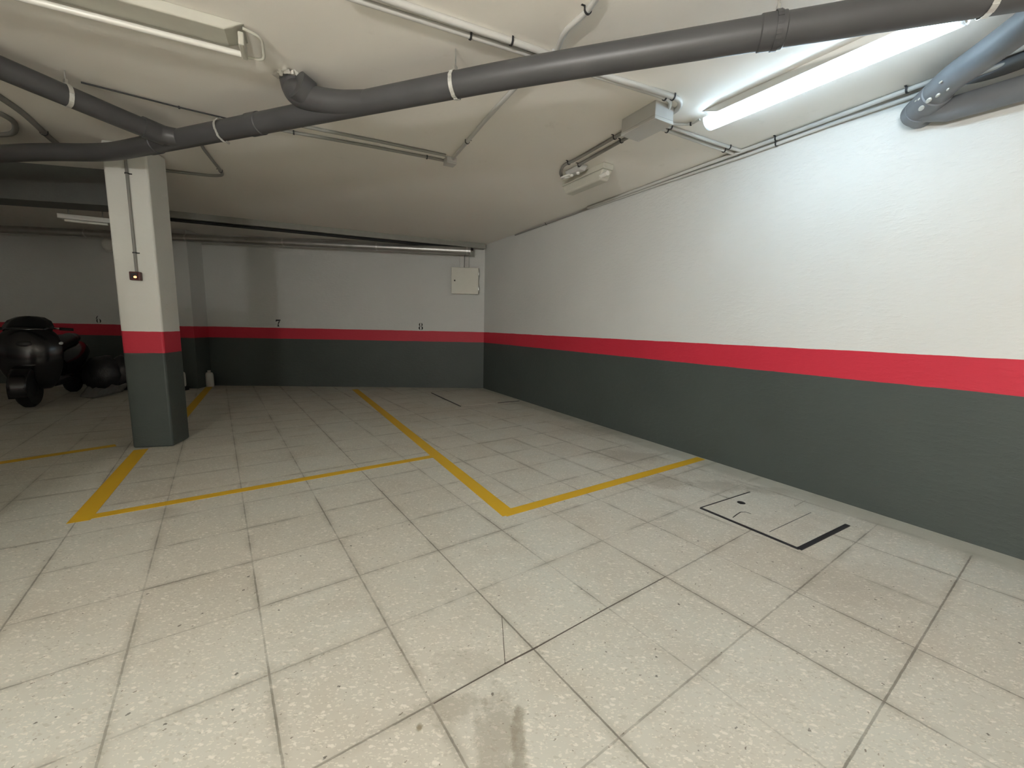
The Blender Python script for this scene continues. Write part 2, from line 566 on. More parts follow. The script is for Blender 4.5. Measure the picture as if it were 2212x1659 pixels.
# ------------------------------------------------------------------ electrical cabinet on the back wall
wl = lambda px, py: onwall(px, py, NB, CB)
q0, q1 = wl(976, 579), wl(1033, 637)
cen = (q0 + q1) / 2; cw = (Vector((q1.x, q1.y, 0)) - Vector((q0.x, q0.y, 0))).length; ch = abs(q0.z - q1.z)
F = frame_(cen, -DB)       # x to the right, y into wall
t = thing('electrical_cabinet', cen, 'cream square electrical cabinet high on the back wall beside the corner', 'cabinet')
t.matrix_world = F; t.rotation_euler = F.to_euler()
bpy.context.view_layer.update()
bm = bmesh.new(); box(bm, (cw - .01, .11, ch - .01), F, (0, -.055, 0)); new_obj('cabinet_body', bm, M_boxwhite, t, bevel=.004)
bm = bmesh.new(); box(bm, (cw, .018, ch), F, (0, -.12, 0)); dr = new_obj('door', bm, M_boxwhite, t, bevel=.006)
bm = bmesh.new(); lathe(bm, [(.014, 0), (.014, .008), (.009, .011)], F @ Matrix.Translation((-cw / 2 + .06, -.129, .0)) @ Matrix.Rotation(math.pi / 2, 4, 'X'), 16)
new_obj('lock', bm, M_black, dr, True)
for z in (-.13, .13):
    bm = bmesh.new(); box(bm, (.012, .02, .05), F, (cw / 2 + .004, -.108, z)); new_obj('hinge', bm, M_steel, t)
for x0, w_, mm in ((-.055, .075, M_conduit), (.03, .075, M_boxgrey)):
    zt = ZC - .01
    bm = bmesh.new(); h_ = zt - (cen.z + ch / 2)
    box(bm, (w_, .05, h_), F, (x0 + .0, -.03, ch / 2 + h_ / 2))
    o = new_obj('cable_trunking', bm, mm, None, bevel=.004)
    tag(o, 'pale vertical trunking from cabinet up to duct' if x0 < 0 else 'grey vertical trunking right beside the pale one above the cabinet', 'trunking')

# ------------------------------------------------------------------ painted numbers
def number(name, px, py, hh, strokes, label):
    c = wl(px, py); F = frame_(c - NB * .0012, -DB)
    bm = bmesh.new()
    for s_ in strokes:
        vs_ = [bm.verts.new(F @ Vector((x * hh, -.0008, y * hh))) for x, y in s_]
        vb = [bm.verts.new(F @ Vector((x * hh, .0008, y * hh))) for x, y in s_]
        bm.faces.new(vs_); bm.faces.new(vb[::-1])
        for i in range(len(s_)):
            j = (i + 1) % len(s_); bm.faces.new((vs_[i], vs_[j], vb[j], vb[i]))
    return tag(new_obj(name, bm, M_ink), label, 'painted number')


def ringseg(cx, cy, rx, ry, a0, a1, tk0, tk1, n=10):
    out, inn = [], []
    for i in range(n + 1):
        a = math.radians(a0 + (a1 - a0) * i / n); k = math.sin(math.pi * i / n)
        w_ = tk0 + (tk1 - tk0) * k
        out.append((cx + rx * math.cos(a), cy + ry * math.sin(a)))
        inn.append((cx + (rx - w_) * math.cos(a), cy + (ry - w_ * .6) * math.sin(a)))
    return out + inn[::-1]


seven = [[(-.30, .50), (.34, .50), (.34, .40), (.24, .30), (-.14, .30), (-.24, .22), (-.33, .22)],
         [(.10, .27), (.27, .27), (.12, .02), (.08, -.12), (-.06, -.12), (-.02, .04)],
         [(-.08, -.17), (.08, -.17), (.10, -.44), (.18, -.5), (-.16, -.5), (-.10, -.42)]]
eight = [ringseg(-.03, .25, .24, .25, 97, 263, .07, .17), ringseg(.03, .25, .24, .25, 83, -83, .07, .17),
         ringseg(-.03, -.25, .29, .27, 97, 263, .07, .2), ringseg(.03, -.25, .29, .27, 83, -83, .07, .2)]
six = [ringseg(-.03, -.2, .27, .3, 100, 260, .04, .16), ringseg(.03, -.2, .27, .3, 80, -80, .04, .16),
       ringseg(.02, -.1, .34, .6, 95, 170, .04, .12), ]
HN = .125
number('painted_number', 601, 698, HN, seven, 'black stencilled number 7 on the back wall just above the red band')
number('painted_number', 909, 705, HN, eight, 'black stencilled number 8 on the back wall left of the cabinet')
number('painted_number', 213, 690, HN, six, 'faint dark number on the dim wall left of the column')

# ------------------------------------------------------------------ yellow lines
def line(name, a, b, w, label, ext=(0, 0), z=.0016):
    d = (b - a).normalized(); a = a - d * ext[0]; b = b + d * ext[1]; n_ = Vector((-d.y, d.x, 0)) * w / 2
    bm = bmesh.new(); poly(bm, [a - n_, b - n_, b + n_, a + n_], 0.0002, z)
    return tag(new_obj(name, bm, M_yellow), label, 'floor marking')


f0 = lambda x, y: on(x, y, 0)
kA, kT, kB = f0(1096, 1108), f0(928, 979), f0(769, 843)
LW = .10
line('yellow_line', kA, kB, LW, 'long yellow bay line from the front corner to the back wall', (.03, .1))
line('yellow_line', kA, f0(1512, 991), LW * .82, 'yellow bay line running from the front corner to the right wall', (.03, .02), .0018)
kL = f0(176, 1120)
line('yellow_line', kL, f0(940, 985), LW * .72, 'thinner yellow line across the bay beside the column', (.0, .0), .0018)
line('yellow_line', kL, f0(305, 971), LW, 'short yellow line from the left corner to the column foot', (.05, .0))
line('yellow_line', f0(392, 905), f0(452, 836), LW, 'dim yellow line behind the column reaching the back wall', (.3, .0))
line('yellow_line', f0(250, 962), f0(0, 1000), LW * .9, 'barely lit yellow line in the dark left of the column', (.0, .8))

# ------------------------------------------------------------------ inspection covers
def cover(name, A, B, C_, D_, label, slots, hole=None):
    """A..D corners; slots: list of (p, q, width) iron edge strips"""
    cen = (A + B + C_ + D_) / 4
    t = thing(name, cen, label, 'floor cover')
    bm = bmesh.new(); poly(bm, [A, B, C_, D_], .0002, .003); new_obj('cover_slab', bm, M_slab, t)
    for p_, q_, w_ in slots:
        d = (q_ - p_).normalized(); n_ = Vector((-d.y, d.x, 0)) * w_ / 2
        bm = bmesh.new(); poly(bm, [p_ - n_, q_ - n_, q_ + n_, p_ + n_], .0002, .0055)
        new_obj('edge_strip', bm, M_iron, t)
    if hole:
        bm = bmesh.new(); lathe(bm, [(.026, .0032), (.026, .0042)], Matrix.Translation((hole.x, hole.y, 0)), 20)
        new_obj('lifting_hole', bm, M_black, t)
    return t


A, B, C_ = f0(1513, 1098), f0(1726, 1187), f0(1831, 1135)
D_ = A + (C_ - B)
t = cover('inspection_cover', A, B, C_, D_, 'terrazzo inspection cover with black edges in the floor near the right wall',
          [(A, B, .017), (B, C_, .026), (A, A + (D_ - A) * .98, .007)], f0(1601, 1087))
sa, sb = f0(1662, 1150), f0(1752, 1108)
dS = (sb - sa).normalized(); nS = Vector((-dS.y, dS.x, 0)) * .002
bm = bmesh.new(); poly(bm, [sa - nS, sb - nS, sb + nS, sa + nS], .003, .0034); new_obj('seam', bm, M_iron, t)
bm = bmesh.new()
ck = [f0(*p) for p in ((1583, 1119), (1592, 1112), (1600, 1107), (1612, 1107), (1622, 1111))]
for p_, q_ in zip(ck, ck[1:]):
    n_ = Vector((-(q_ - p_).y, (q_ - p_).x, 0)).normalized() * .003
    poly(bm, [p_ - n_, q_ - n_, q_ + n_, p_ + n_], .003, .0035)
new_obj('crack', bm, M_iron, t)
A, B, C_ = f0(932, 849), f0(995, 878), f0(1124, 866)
t = cover('inspection_cover', A, B, C_, A + (C_ - B) * .86, 'dim floor cover on the far corner floor of the last bay',
          [(A, B, .02), (B + (C_ - B) * .6, C_ - (C_ - B) * .02, .016)])

# crack in the near tiles
bm = bmesh.new()
for p_, q_, w_ in ((f0(1084, 1330), f0(1091, 1434), .0022), (f0(937, 1520), f0(1090, 1434), .0035), (f0(1090, 1434), f0(1162, 1397), .0062), (f0(1162, 1397), f0(1312, 1313), .0042), (f0(1312, 1313), f0(1437, 1246), .003)):
    d = (q_ - p_).normalized(); n_ = Vector((-d.y, d.x, 0)) * w_ / 2
    poly(bm, [p_ - n_, q_ - n_, q_ + n_, p_ + n_], .0001, .0008)
M_grime = simple('joint_grime', (.10, .085, .07), .9)
struct(new_obj('trim_3', bm, M_grime), 'dark open joint between the near floor tiles')

# ------------------------------------------------------------------ conduits and clips
def clip(p, d, r, parent, up=Vector((0, 0, 1)), m=None):
    """half-ring saddle around a tube at p running along d, fixed towards up"""
    d = d.normalized(); side = d.cross(up).normalized()
    bm = bmesh.new(); R_ = r + .0035; pts = []
    for k in range(13):
        a = math.pi * k / 12
        pts.append(p + side * R_ * math.cos(a) - up * R_ * math.sin(a))
    pts = [p + side * R_ + up * r] + pts + [p - side * R_ + up * r, p - side * (R_ + .018) + up * r]
    rings = []
    for q in pts:
        rings.append(q)
    for a, b in zip(rings, rings[1:]):
        v = [bm.verts.new(a - d * .005), bm.verts.new(b - d * .005), bm.verts.new(b + d * .005), bm.verts.new(a + d * .005)]
        bm.faces.new(v)
    o = new_obj('clip', bm, m or M_clip, parent)
    md = o.modifiers.new('solid', 'SOLIDIFY'); md.thickness = .003; md.offset = 0
    return o


def conduit(pts, r, label, clips=(), m=None, rad=.05, cat='conduit', name='conduit', sm=False):
    pts = [Vector(p) for p in pts]
    P_ = catmull(pts, 8) if sm else (rounded(pts, rad) if len(pts) > 2 else pts)
    t = thing(name, pts[0], label, cat)
    bm = bmesh.new(); tube(bm, P_, r, 14); new_obj('conduit_tube', bm, m or M_conduit, t, True)
    for c_ in clips:
        c_ = Vector(c_)
        best = min(range(len(P_) - 1), key=lambda i: ((P_[i] + P_[i + 1]) / 2 - c_).length)
        a, b = P_[best], P_[best + 1]; d = (b - a)
        u = max(0, min(1, (c_ - a).dot(d) / d.length_squared))
        clip(a + d * u, d, r, t)
    return t


r1 = .0125
zc = ZC - r1 - .001
c = lambda x, y, dz=0: on(x, y, zc - dz)
# the pair from the top of the frame, passing over the big drain pipe, to the lit junction box
conduit([c(770, -24), c(1150, 104), c(1303, 162), c(1444, 205), c(1470, 216), c(1468, 234), c(1425, 259)], .016,
        'pale conduit of wider bend into the junction box beside the lit lamp', [c(1092, 84), c(1455, 208)], rad=.12)
conduit([c(745, -8), c(1136, 116), c(1289, 165), c(1426, 207), c(1449, 217), c(1446, 234), c(1412, 254)], r1,
        'pale conduit of tighter inner bend into the junction box', [c(1016, 78), c(1436, 211)], rad=.10)
conduit([c(1300, -22), c(1268, 24), c(1222, 68), c(1203, 110)], r1 * 1.1, 'short curved conduit at the top edge joining the pair',
        [c(1270, 22)], sm=True, m=M_conduit)
# from the box to the small lamp (pair)
conduit([c(1362, 277), c(1240, 347), c(1218, 356), c(1210, 372), c(1214, 384)], r1, 'left conduit from junction box to the small emergency lamp', [c(1327, 296), c(1230, 352)], M_conduit_dark, rad=.08)
conduit([c(1368, 290), c(1247, 358), c(1262, 368)], r1, 'right conduit from junction box to the small emergency lamp', [c(1342, 304), c(1253, 356)], M_conduit_dark)
# from the box to the wall corner (pair)
zw = lambda x, y: on(x, y, zc)
conduit([c(1430, 268), c(1520, 300), c(1612, 330)], r1, 'upper conduit from junction box to the wall corner', [c(1448, 275), c(1572, 319)])
conduit([c(1430, 278), c(1515, 308), c(1600, 337)], r1, 'lower conduit from junction box to the wall corner', [c(1440, 282), c(1565, 324)])
# flexible lead from box to lit lamp
conduit([c(1431, 262), c(1455, 268), c(1490, 268), c(1512, 258)], .008, 'flexible lead from junction box to the lit lamp', [c(1492, 267)], sm=True)
# middle pair to the small box, and the one rising from it
conduit([c(560, 271), c(632, 286), c(800, 316), c(966, 348)], r1 * .9, 'lower thin conduit of the pair to the little ceiling box', [c(634, 283), c(923, 338)], M_conduit_dark)
conduit([c(570, 255), c(650, 272), c(800, 302), c(963, 336)], r1 * .9, 'upper thin conduit of the pair to the little ceiling box', [], M_conduit_dark)
conduit([c(977, 344), c(1050, 258), c(1112, 190), c(1196, 112)], r1 * 1.1, 'diagonal conduit from the little ceiling box up to the big pipe', [c(1011, 306)])
# bent conduit to the right of the column top
conduit([c(428, 300), c(440, 322), c(476, 368), c(482, 379), c(460, 380), c(340, 367)], r1, 'bent brownish conduit on the ceiling right of the column', [c(476, 369)], M_conduit_dark, rad=.05)
# left-hand ones
conduit([c(-30, 190), c(50, 245), c(110, 300), c(150, 330)], .02, 'thick conduit crossing the dim upper left ceiling', [c(90, 285)], M_conduit_dark, sm=True)
conduit([c(-30, 235), c(10, 250), c(32, 268), c(25, 288), c(-30, 292)], .018, 'hooked conduit at the left edge of the ceiling', [], M_conduit_dark, sm=True)
# thin wire below the drain junction
conduit([c(175, 178), c(387, 232), c(515, 262)], .005, 'thin cable on the ceiling beside the sloping drain pipe', [c(387, 232)], M_clip)


# along the top of the right wall: a pair in the corner, thinner towards the back
def rw(px, off, dz):
    """point beside the right wall at image column px: off from wall, dz below ceiling"""
    r = ray(px, 300); cc = CR_ - off
    rh = Vector((r.x, r.y, 0)); k = cc / rh.dot(NR)
    # find the column at that height: iterate on row
    y = 300.0
    for _ in range(30):
        rr = ray(px, y); q = CAM + rr * (cc / rr.dot(NR)); err = q.z - (ZC - dz); y += err * 300
    return Vector((q.x, q.y, ZC - dz))


pp = [rw(2300, .07, .016), rw(1962, .07, .016), rw(1790, .066, .018), rw(1600, .06, .018), rw(1400, .05, .016), rw(1270, .04, .016)]
conduit(pp, .014, 'conduit on the ceiling edge above the right wall', [rw(1960, .07, .016), rw(1677, .062, .018)])
pp = [rw(2300, .028, .05), rw(1960, .028, .045), rw(1800, .03, .04), rw(1600, .026, .045), rw(1430, .02, .03), rw(1275, .016, .022)]
conduit(pp, .0125, 'conduit on the right wall just under the ceiling', [rw(1677, .03, .045)])
conduit([rw(1300, .012, .018), rw(1180, .011, .018), rw(1060, .011, .018)], .0095, 'thin dark conduit in the right wall and ceiling angle to far corner', [rw(1180, .011, .018)], M_conduit_dark)

# ------------------------------------------------------------------ junction boxes
def jbox(name, cen, ang, size, label, m, screws=True):
    t = thing(name, Vector((cen.x, cen.y, ZC)), label, 'junction box')
    F = Matrix.Translation((cen.x, cen.y, ZC)) @ Matrix.Rotation(ang, 4, 'Z')
    bm = bmesh.new(); box(bm, (size[0], size[1], size[2] * .8), F, (0, 0, -size[2] * .4)); new_obj('box_body', bm, m, t, bevel=.004)
    bm = bmesh.new(); box(bm, (size[0] + .004, size[1] + .004, size[2] * .2), F, (0, 0, -size[2] * .9)); ld = new_obj('box_lid', bm, m, t, bevel=.004)
    if screws:
        for sx in (-1, 1):
            for sy in (-1, 1):
                bm = bmesh.new(); lathe(bm, [(.006, 0), (.006, -.003)], F @ Matrix.Translation((sx * (size[0] / 2 - .014), sy * (size[1] / 2 - .014), -size[2])), 10)
                new_obj('screw', bm, M_steel, ld)
    return t


ANG_L = math.atan2(-DR.y, -DR.x)        # parallel to the right wall
e1, e2 = on(1368, 281, ZC - .08), on(1416, 266, ZC - .08)
jc = (on(1412, 251, ZC) + on(1372, 272, ZC)) / 2
jc = on(1397, 262, ZC - .05)
jbox('junction_box', jc, ANG_L, (.30, .17, .11), 'grey ceiling junction box with one brightly lit end beside the lamp', M_boxgrey)
jc = on(972, 350, ZC - .03)
jbox('junction_box', jc, ANG_L, (.09, .09, .055), 'little pale ceiling box where the diagonal conduit starts', M_boxgrey, False)

# ------------------------------------------------------------------ drain pipes
ZP = CAM_H + 3.18 * S       # axis height of the long drain
RP = .0625
pl = lambda x, y, z=ZP: on(x, y, z)
pR = pl(1900, 30.5); pM = pl(1100, 161); pJ = pl(400, 298)
dP = (pR - pM).normalized()
pEnd = pl(236, 330)
pts = [pM + dP * 4.2, pR, pM, pJ, pEnd]
t = thing('drain_pipe', pM, 'long dark grey drain pipe slung across the ceiling past the lit lamp', 'pipe')
# straight run
dQ = (pM - pEnd).normalized()
bm = bmesh.new(); tube(bm, rounded([pM + dP * 3.0, pM, pEnd - dQ * .02, pEnd - dQ * .02 + Vector((-.5, .0, 0)), pEnd + Vector((-3.2, .42, 0))], .25), RP, 32)
new_obj('pipe_tube', bm, M_pvc, t, True)
# couplings
for px, py in ((1672, 56), (560, 272), (335, 313)):
    p = pl(px, py)
    ln = (p - pM).dot(dQ if px < 1100 else dP); dd_ = (dQ if px < 1100 else dP); p = pM + dd_ * ln
    bm = bmesh.new(); tube(bm, [p - dd_ * .05, p - dd_ * .045, p + dd_ * .045, p + dd_ * .05], [RP, RP + .005, RP + .005, RP], 32)
    new_obj('coupling', bm, M_pvc, t, True)
# wye branch rising into the ceiling
br_top = on(632, 168, ZC - .004); br_in = pM + dQ * (pl(800, 220) - pM).dot(dQ)
up = Vector((0, 0, 1))
lowp = pl(668, 228, ZP + .035)
bpts = catmull([br_top, br_top - up * .06 + (br_in - br_top) * .03, on(650, 205, ZP + .06), on(690, 216, ZP + .03), on(740, 222, ZP + .01), br_in - dQ * .02], 8)
nb = len(bpts)
bm = bmesh.new(); tube(bm, bpts, [.074 - .012 * i / nb for i in range(nb)], 28); new_obj('branch_elbow', bm, M_pvc, t, True)
bm = bmesh.new()
prof = [br_top + up * .002, br_top - up * .03]
tube(bm, [on(640, 182, ZP + .085), on(668, 205, ZP + .06)], .079, 28)
new_obj('branch_collar', bm, M_pvc, t, True)
# broken plaster around the branch
bm = bmesh.new()
for k in range(16):
    a = k / 16 * 2 * math.pi; rr = .068 + .02 * rnd.random()
    F = Matrix.Translation(br_top + Vector((math.cos(a) * rr, math.sin(a) * rr, -.012))) @ Matrix.Rotation(rnd.random() * 3, 4, (rnd.random(), rnd.random(), 1))
    box(bm, (.045 + .03 * rnd.random(), .022, .03 * rnd.random() + .008), F, (0, 0, 0), .5)
tag(new_obj('plaster_patch', bm, M_plaster), 'broken pale plaster around the branch pipe hole in the ceiling', 'plaster')


def hanger(p, d, r, label, topz=ZC, lean=Vector((0, 0, 0)), cut=None, w=.022, m=None):
    d = d.normalized(); up = Vector((0, 0, 1)); side = d.cross(up).normalized()
    t = thing('pipe_hanger', Vector((p.x, p.y, ZC)), label, 'hanger')
    bm = bmesh.new(); R_ = r + .004; pts = []
    a0, a1 = cut or (0, 360)
    K = 28
    for k in range(K + 1):
        a = math.radians(a0 + (a1 - a0) * k / K + 90); pts.append(p + side * R_ * math.cos(a) + up * R_ * math.sin(a))
    for a, b in zip(pts, pts[1:]):
        bm.faces.new([bm.verts.new(a - d * w / 2), bm.verts.new(b - d * w / 2), bm.verts.new(b + d * w / 2), bm.verts.new(a + d * w / 2)])
    o = new_obj('strap', bm, m or M_strap, t); md = o.modifiers.new('solid', 'SOLIDIFY'); md.thickness = .0025
    if topz:
        bm = bmesh.new(); tube(bm, [p + up * R_, Vector((p.x, p.y, topz)) + lean], .0035, 10); new_obj('rod', bm, M_steel, t, True)
    bm = bmesh.new(); box(bm, (.014, .03, .03), frame_(p + up * (R_ + .012), d)); new_obj('bolt', bm, M_steel, t, bevel=.003)
    return t


ph = pM + dQ * (pl(984, 184) - pM).dot(dQ)
hanger(ph, dQ, RP, 'bright metal hanger with a long rod in the middle of the big pipe')
ph = pM + dP * (pl(1681, 57) - pM).dot(dP)
hanger(ph, dP, RP + .005, 'pipe hanger at the top of the frame near the lit lamp', m=M_pvc)
ph = pM + dP * (pl(2140, -10) - pM).dot(dP)
hanger(ph, dP, RP, 'bright pipe hanger beyond the lit lamp by the frame edge')
# loose strap near the junction
ph = pM + dQ * (pl(490, 284) - pM).dot(dQ)
t = thing('loose_strap', ph, 'loose metal strap dangling from the drain pipe near the junction', 'strap')
side = dQ.cross(Vector((0, 0, 1))).normalized()
if side.y > 0: side = -side
sp_pts = [ph + up * (RP + .01), ph + side * RP * .75 + up * RP * .85, ph + side * (RP + .006) + up * .01, ph + side * (RP * .8) - up * (RP * .75), ph + side * (RP * .7) + dQ * .045 - up * (RP + .03), ph + side * (RP * .8) + dQ * .09 - up * (RP + .045)]
sp_c = catmull(sp_pts, 6)
bm = bmesh.new()
for a, b in zip(sp_c, sp_c[1:]):
    bm.faces.new([bm.verts.new(a - dQ * .009), bm.verts.new(b - dQ * .009), bm.verts.new(b + dQ * .009), bm.verts.new(a + dQ * .009)])
o = new_obj('strap_band', bm, M_strap, t); md = o.modifiers.new('solid', 'SOLIDIFY'); md.thickness = .003
bm = bmesh.new(); tube(bm, [sp_c[-1] - dQ * .006 + up * .004, sp_c[-1] + dQ * .012 - up * .006], .008, 10); new_obj('bolt', bm, M_steel, t, True)

# sloping drain from the upper left
ZS = ZP + .035
s0, s1 = on(145, 207, ZS), on(330, 283, ZP + .01)
dS_ = (s0 - s1).normalized()
junc = pM + dQ * (pl(392, 300) - pM).dot(dQ)
t = thing('drain_pipe', s0, 'dark drain pipe sloping from the upper left into the long pipe', 'pipe')
bm = bmesh.new(); tube(bm, catmull([s0 + dS_ * 1.2 + up * .02, s0, s1, junc], 6), .06, 28); new_obj('pipe_tube', bm, M_pvc, t, True)
bm = bmesh.new(); tube(bm, [s1 - dS_ * .06, s1 + dS_ * .06], .066, 28); new_obj('coupling', bm, M_pvc, t, True)
pa_ = s0 + dS_ * .33
bm = bmesh.new(); tube(bm, [pa_ - dS_ * .05, pa_ + dS_ * .05], .066, 28); new_obj('coupling', bm, M_pvc, t, True)
hanger(s0, dS_, .06, 'pale hanger clamp on the sloping pipe at the upper left')
# pipes at the upper right, entering the right wall
z3 = ZC - .10
w0 = onwall(1985, 240, NR, CR_ - .07); w0 = w0.copy(); 
a0 = w0; a1 = on(2062, 165, w0.z + .03); a2 = on(2196, 68, w0.z + .06)
d3 = (a2 - a1).normalized()
t = thing('drain_pipe', a0, 'grey drain pipe with glue spots bending into the right wall at the upper right', 'pipe')
bm = bmesh.new(); tube(bm, catmull([a0 + NR * .10 - up * .01, a0, a0 + (a1 - a0) * .45 + up * .004, a1, a2, a2 + d3 * .9 + up * .04], 7), .067, 30); new_obj('pipe_tube', bm, M_pvc_light, t, True)
mid = a0 + (a1 - a0) * .42; dm = (a1 - a0).normalized()
bm = bmesh.new(); tube(bm, [mid - dm * .05, mid - dm * .045, mid + dm * .045, mid + dm * .05], [.067, .073, .073, .067], 30); new_obj('coupling', bm, M_pvc_light, t, True)
bm = bmesh.new(); tube(bm, [a0 - dm * .03, a0 + dm * .02], [.074, .074], 30); new_obj('elbow_ring', bm, M_pvc_light, t, True)
# glue spots
for (gx, gy, gs) in ((2031, 178, .006), (2047, 194, .006), (2025, 207, .010), (2005, 218, .014), (1985, 214, .007), (1978, 218, .006), (1990, 234, .016)):
    q = on(gx, gy, a0.z + .01)
    # project onto pipe axis and push to the surface towards the camera
    ax = a0 + dm * (q - a0).dot(dm)
    rr = ray(gx, gy).normalized()
    # nearest intersection with cylinder
    oc = CAM - a0; A_ = rr - dm * rr.dot(dm); B_ = oc - dm * oc.dot(dm)
    aa = A_.dot(A_); bb = 2 * A_.dot(B_); c_ = B_.dot(B_) - .0735 ** 2
    disc = bb * bb - 4 * aa * c_
    if disc < 0: continue
    q = CAM + rr * ((-bb - math.sqrt(disc)) / (2 * aa))
    nn = ((q - a0) - dm * (q - a0).dot(dm)).normalized()
    bm = bmesh.new(); lathe(bm, [(gs, -.004), (gs * .8, .002), (gs * .3, .003)], frame_(q, dm, nn), 12, 1.6, .8)
    new_obj('glue_spot', bm, M_whiteplastic, t, True)
# lower pipe hugging the wall
h0 = on(2080, 222, a0.z - .02); h0 = onwall(2050, 236, NR, CR_ - .075); h1 = onwall(2212, 190, NR, CR_ - .075)
h1.z = h0.z + (h1.z - h0.z) * .9
dh = (h1 - h0).normalized()
t = thing('drain_pipe', h0, 'large grey pipe lying along the top of the right wall', 'pipe')
bm = bmesh.new(); tube(bm, [a0 + dm * .02 - up * .005, h0, h1, h1 + dh * 2.0], .06, 28); new_obj('pipe_tube', bm, M_pvc_light, t, True)
h2 = on(2140, 158, ZC - .05); h3 = on(2212, 128, ZC - .05)
t = thing('drain_pipe', h2, 'narrower grey pipe squeezed between the two larger upper right pipes', 'pipe')
bm = bmesh.new(); tube(bm, [h2 - (h3 - h2).normalized() * .12, h2, h3, h3 + (h3 - h2).normalized() * 1.2], .04, 24); new_obj('pipe_tube', bm, M_pvc_light, t, True)

# ------------------------------------------------------------------ lamps
def batten(name, A, B, label, lit, group=None, w=.10, tubes=1, drop=0.0, m_h=None, m_t=None):
    A = Vector((A.x, A.y, ZC - drop)); B = Vector((B.x, B.y, ZC - drop)); cen = (A + B) / 2
    d = (B - A).normalized(); L_ = (B - A).length
    F = frame_(cen, d)
    t = thing(name, cen, label, 'lamp', group); t.matrix_world = F; t.rotation_euler = F.to_euler()
    bpy.context.view_layer.update()
    mh = m_h or M_lampwhite
    if drop:
        for s_ in (-1, 1):
            bm = bmesh.new(); tube(bm, [F @ Vector((s_ * L_ * .35, 0, 0)), F @ Vector((s_ * L_ * .35, 0, drop))], .005, 10); new_obj('hanging_rod', bm, M_steel, t, True)
    bm = bmesh.new(); box(bm, (L_, w, .045), F, (0, 0, -.0225), .86 if tubes > 1 else .8); new_obj('housing', bm, mh, t, bevel=.006)
    ys = (0,) if tubes == 1 else (-w * .36,)
    for y in ys:
        bm = bmesh.new(); tube(bm, [F @ Vector((-L_ / 2 + .035, y, -.072)), F @ Vector((L_ / 2 - .035, y, -.072))], .0145, 20)
        new_obj('fluorescent_tube', bm, m_t, t, True)
    for s_ in (-1, 1):
        bm = bmesh.new(); box(bm, (.026, w * .82 if tubes > 1 else .045, .062), F, (s_ * (L_ / 2 - .02), 0, -.062)); new_obj('end_holder', bm, mh, t, bevel=.006)
    return t, F, L_


lA, lB = on(1528, 268, ZC - .06), on(2096, 24, ZC - .06)
t, F, L_ = batten('fluorescent_lamp', lA, lB, 'glowing fluorescent batten lamp on the ceiling at upper right', True, w=.15, m_t=M_lit)
# clear cover over the lit tube
def clear_mat():
    m = bpy.data.materials.new('clear_cover'); m.use_nodes = True; nt = m.node_tree
    for n_ in list(nt.nodes):
        if n_.type != 'OUTPUT_MATERIAL': nt.nodes.remove(n_)
    out = [n_ for n_ in nt.nodes if n_.type == 'OUTPUT_MATERIAL'][0]
    tr = nt.nodes.new('ShaderNodeBsdfTransparent'); gl = nt.nodes.new('ShaderNodeBsdfTranslucent'); mx = nt.nodes.new('ShaderNodeMixShader')
    tr.inputs[0].default_value = (1, 1, 1, 1); mx.inputs[0].default_value = .45
    nt.links.new(tr.outputs[0], mx.inputs[1]); nt.links.new(gl.outputs[0], mx.inputs[2]); nt.links.new(mx.outputs[0], out.inputs[0])
    return m


M_clear = clear_mat()
bm = bmesh.new(); n = 14; xs = (-L_ / 2 + .01, L_ / 2 - .01)
rings = []
for x in xs:
    rings.append([bm.verts.new(F @ Vector((x, .068 * math.cos(math.pi * k / n), -.042 - .062 * math.sin(math.pi * k / n)))) for k in range(n + 1)])
for k in range(n): bm.faces.new((rings[0][k], rings[0][k + 1], rings[1][k + 1], rings[1][k]))
for r_ in rings: bm.faces.new(r_)
new_obj('clear_cover', bm, M_clear, t, True)

# unlit double lamp, upper left
oA, oB = on(534, 92, ZC - .04), on(60, -35, ZC - .04)
dO = (oB - oA).normalized()
oB = oA + dO * 1.25
t, F, L_ = batten('fluorescent_lamp', oA, oB, 'unlit fluorescent lamp with a wide pale tray at the upper left', False, w=.17, tubes=2, m_h=M_lampold, m_t=M_tubeoff)
bm = bmesh.new(); tube(bm, rounded([F @ Vector((-L_ / 2 + .01, .075, -.02)), F @ Vector((-L_ / 2 - .07, .06, -.03)), F @ Vector((-L_ / 2 - .07, -.07, -.07)), F @ Vector((-L_ / 2 + .01, -.07, -.075))], .04), .007, 10)
new_obj('end_loop', bm, M_lampold, t, True)

# far unlit lamp behind the beam at the left, small
uA, uB = on(103, 452, ZC - .34), on(232, 466, ZC - .34)
z_ = ZC
fA = Vector((uA.x, uA.y, 0)); fB = Vector((uB.x, uB.y, 0))
du = (fB - fA).normalized(); nu = Vector((-du.y, du.x, 0))
if nu.y < 0: nu = -nu
t = thing('fluorescent_lamp', (uA + uB) / 2, 'pale unlit lamp under the dark beam left of the column', 'lamp')
cc_ = (uA + uB) / 2 + nu * .2
F = frame_(Vector((cc_.x, cc_.y, ZC - .34)), du)
bm = bmesh.new(); box(bm, ((fB - fA).length * .95, .1, .05), F, (0, 0, -.025)); new_obj('housing', bm, M_lampwhite, t, bevel=.006)
for s_ in (-1, 1):
    bm = bmesh.new(); tube(bm, [F @ Vector((s_ * .3 * (fB - fA).length, 0, -.01)), F @ Vector((s_ * .3 * (fB - fA).length, 0, .34))], .006, 10); new_obj('hanging_rod', bm, M_steel, t, True)
bm = bmesh.new(); tube(bm, [F @ Vector((-.38 * (fB - fA).length, 0, -.062)), F @ Vector((.38 * (fB - fA).length, 0, -.062))], .013, 14); new_obj('fluorescent_tube', bm, M_tubeoff, t, True)

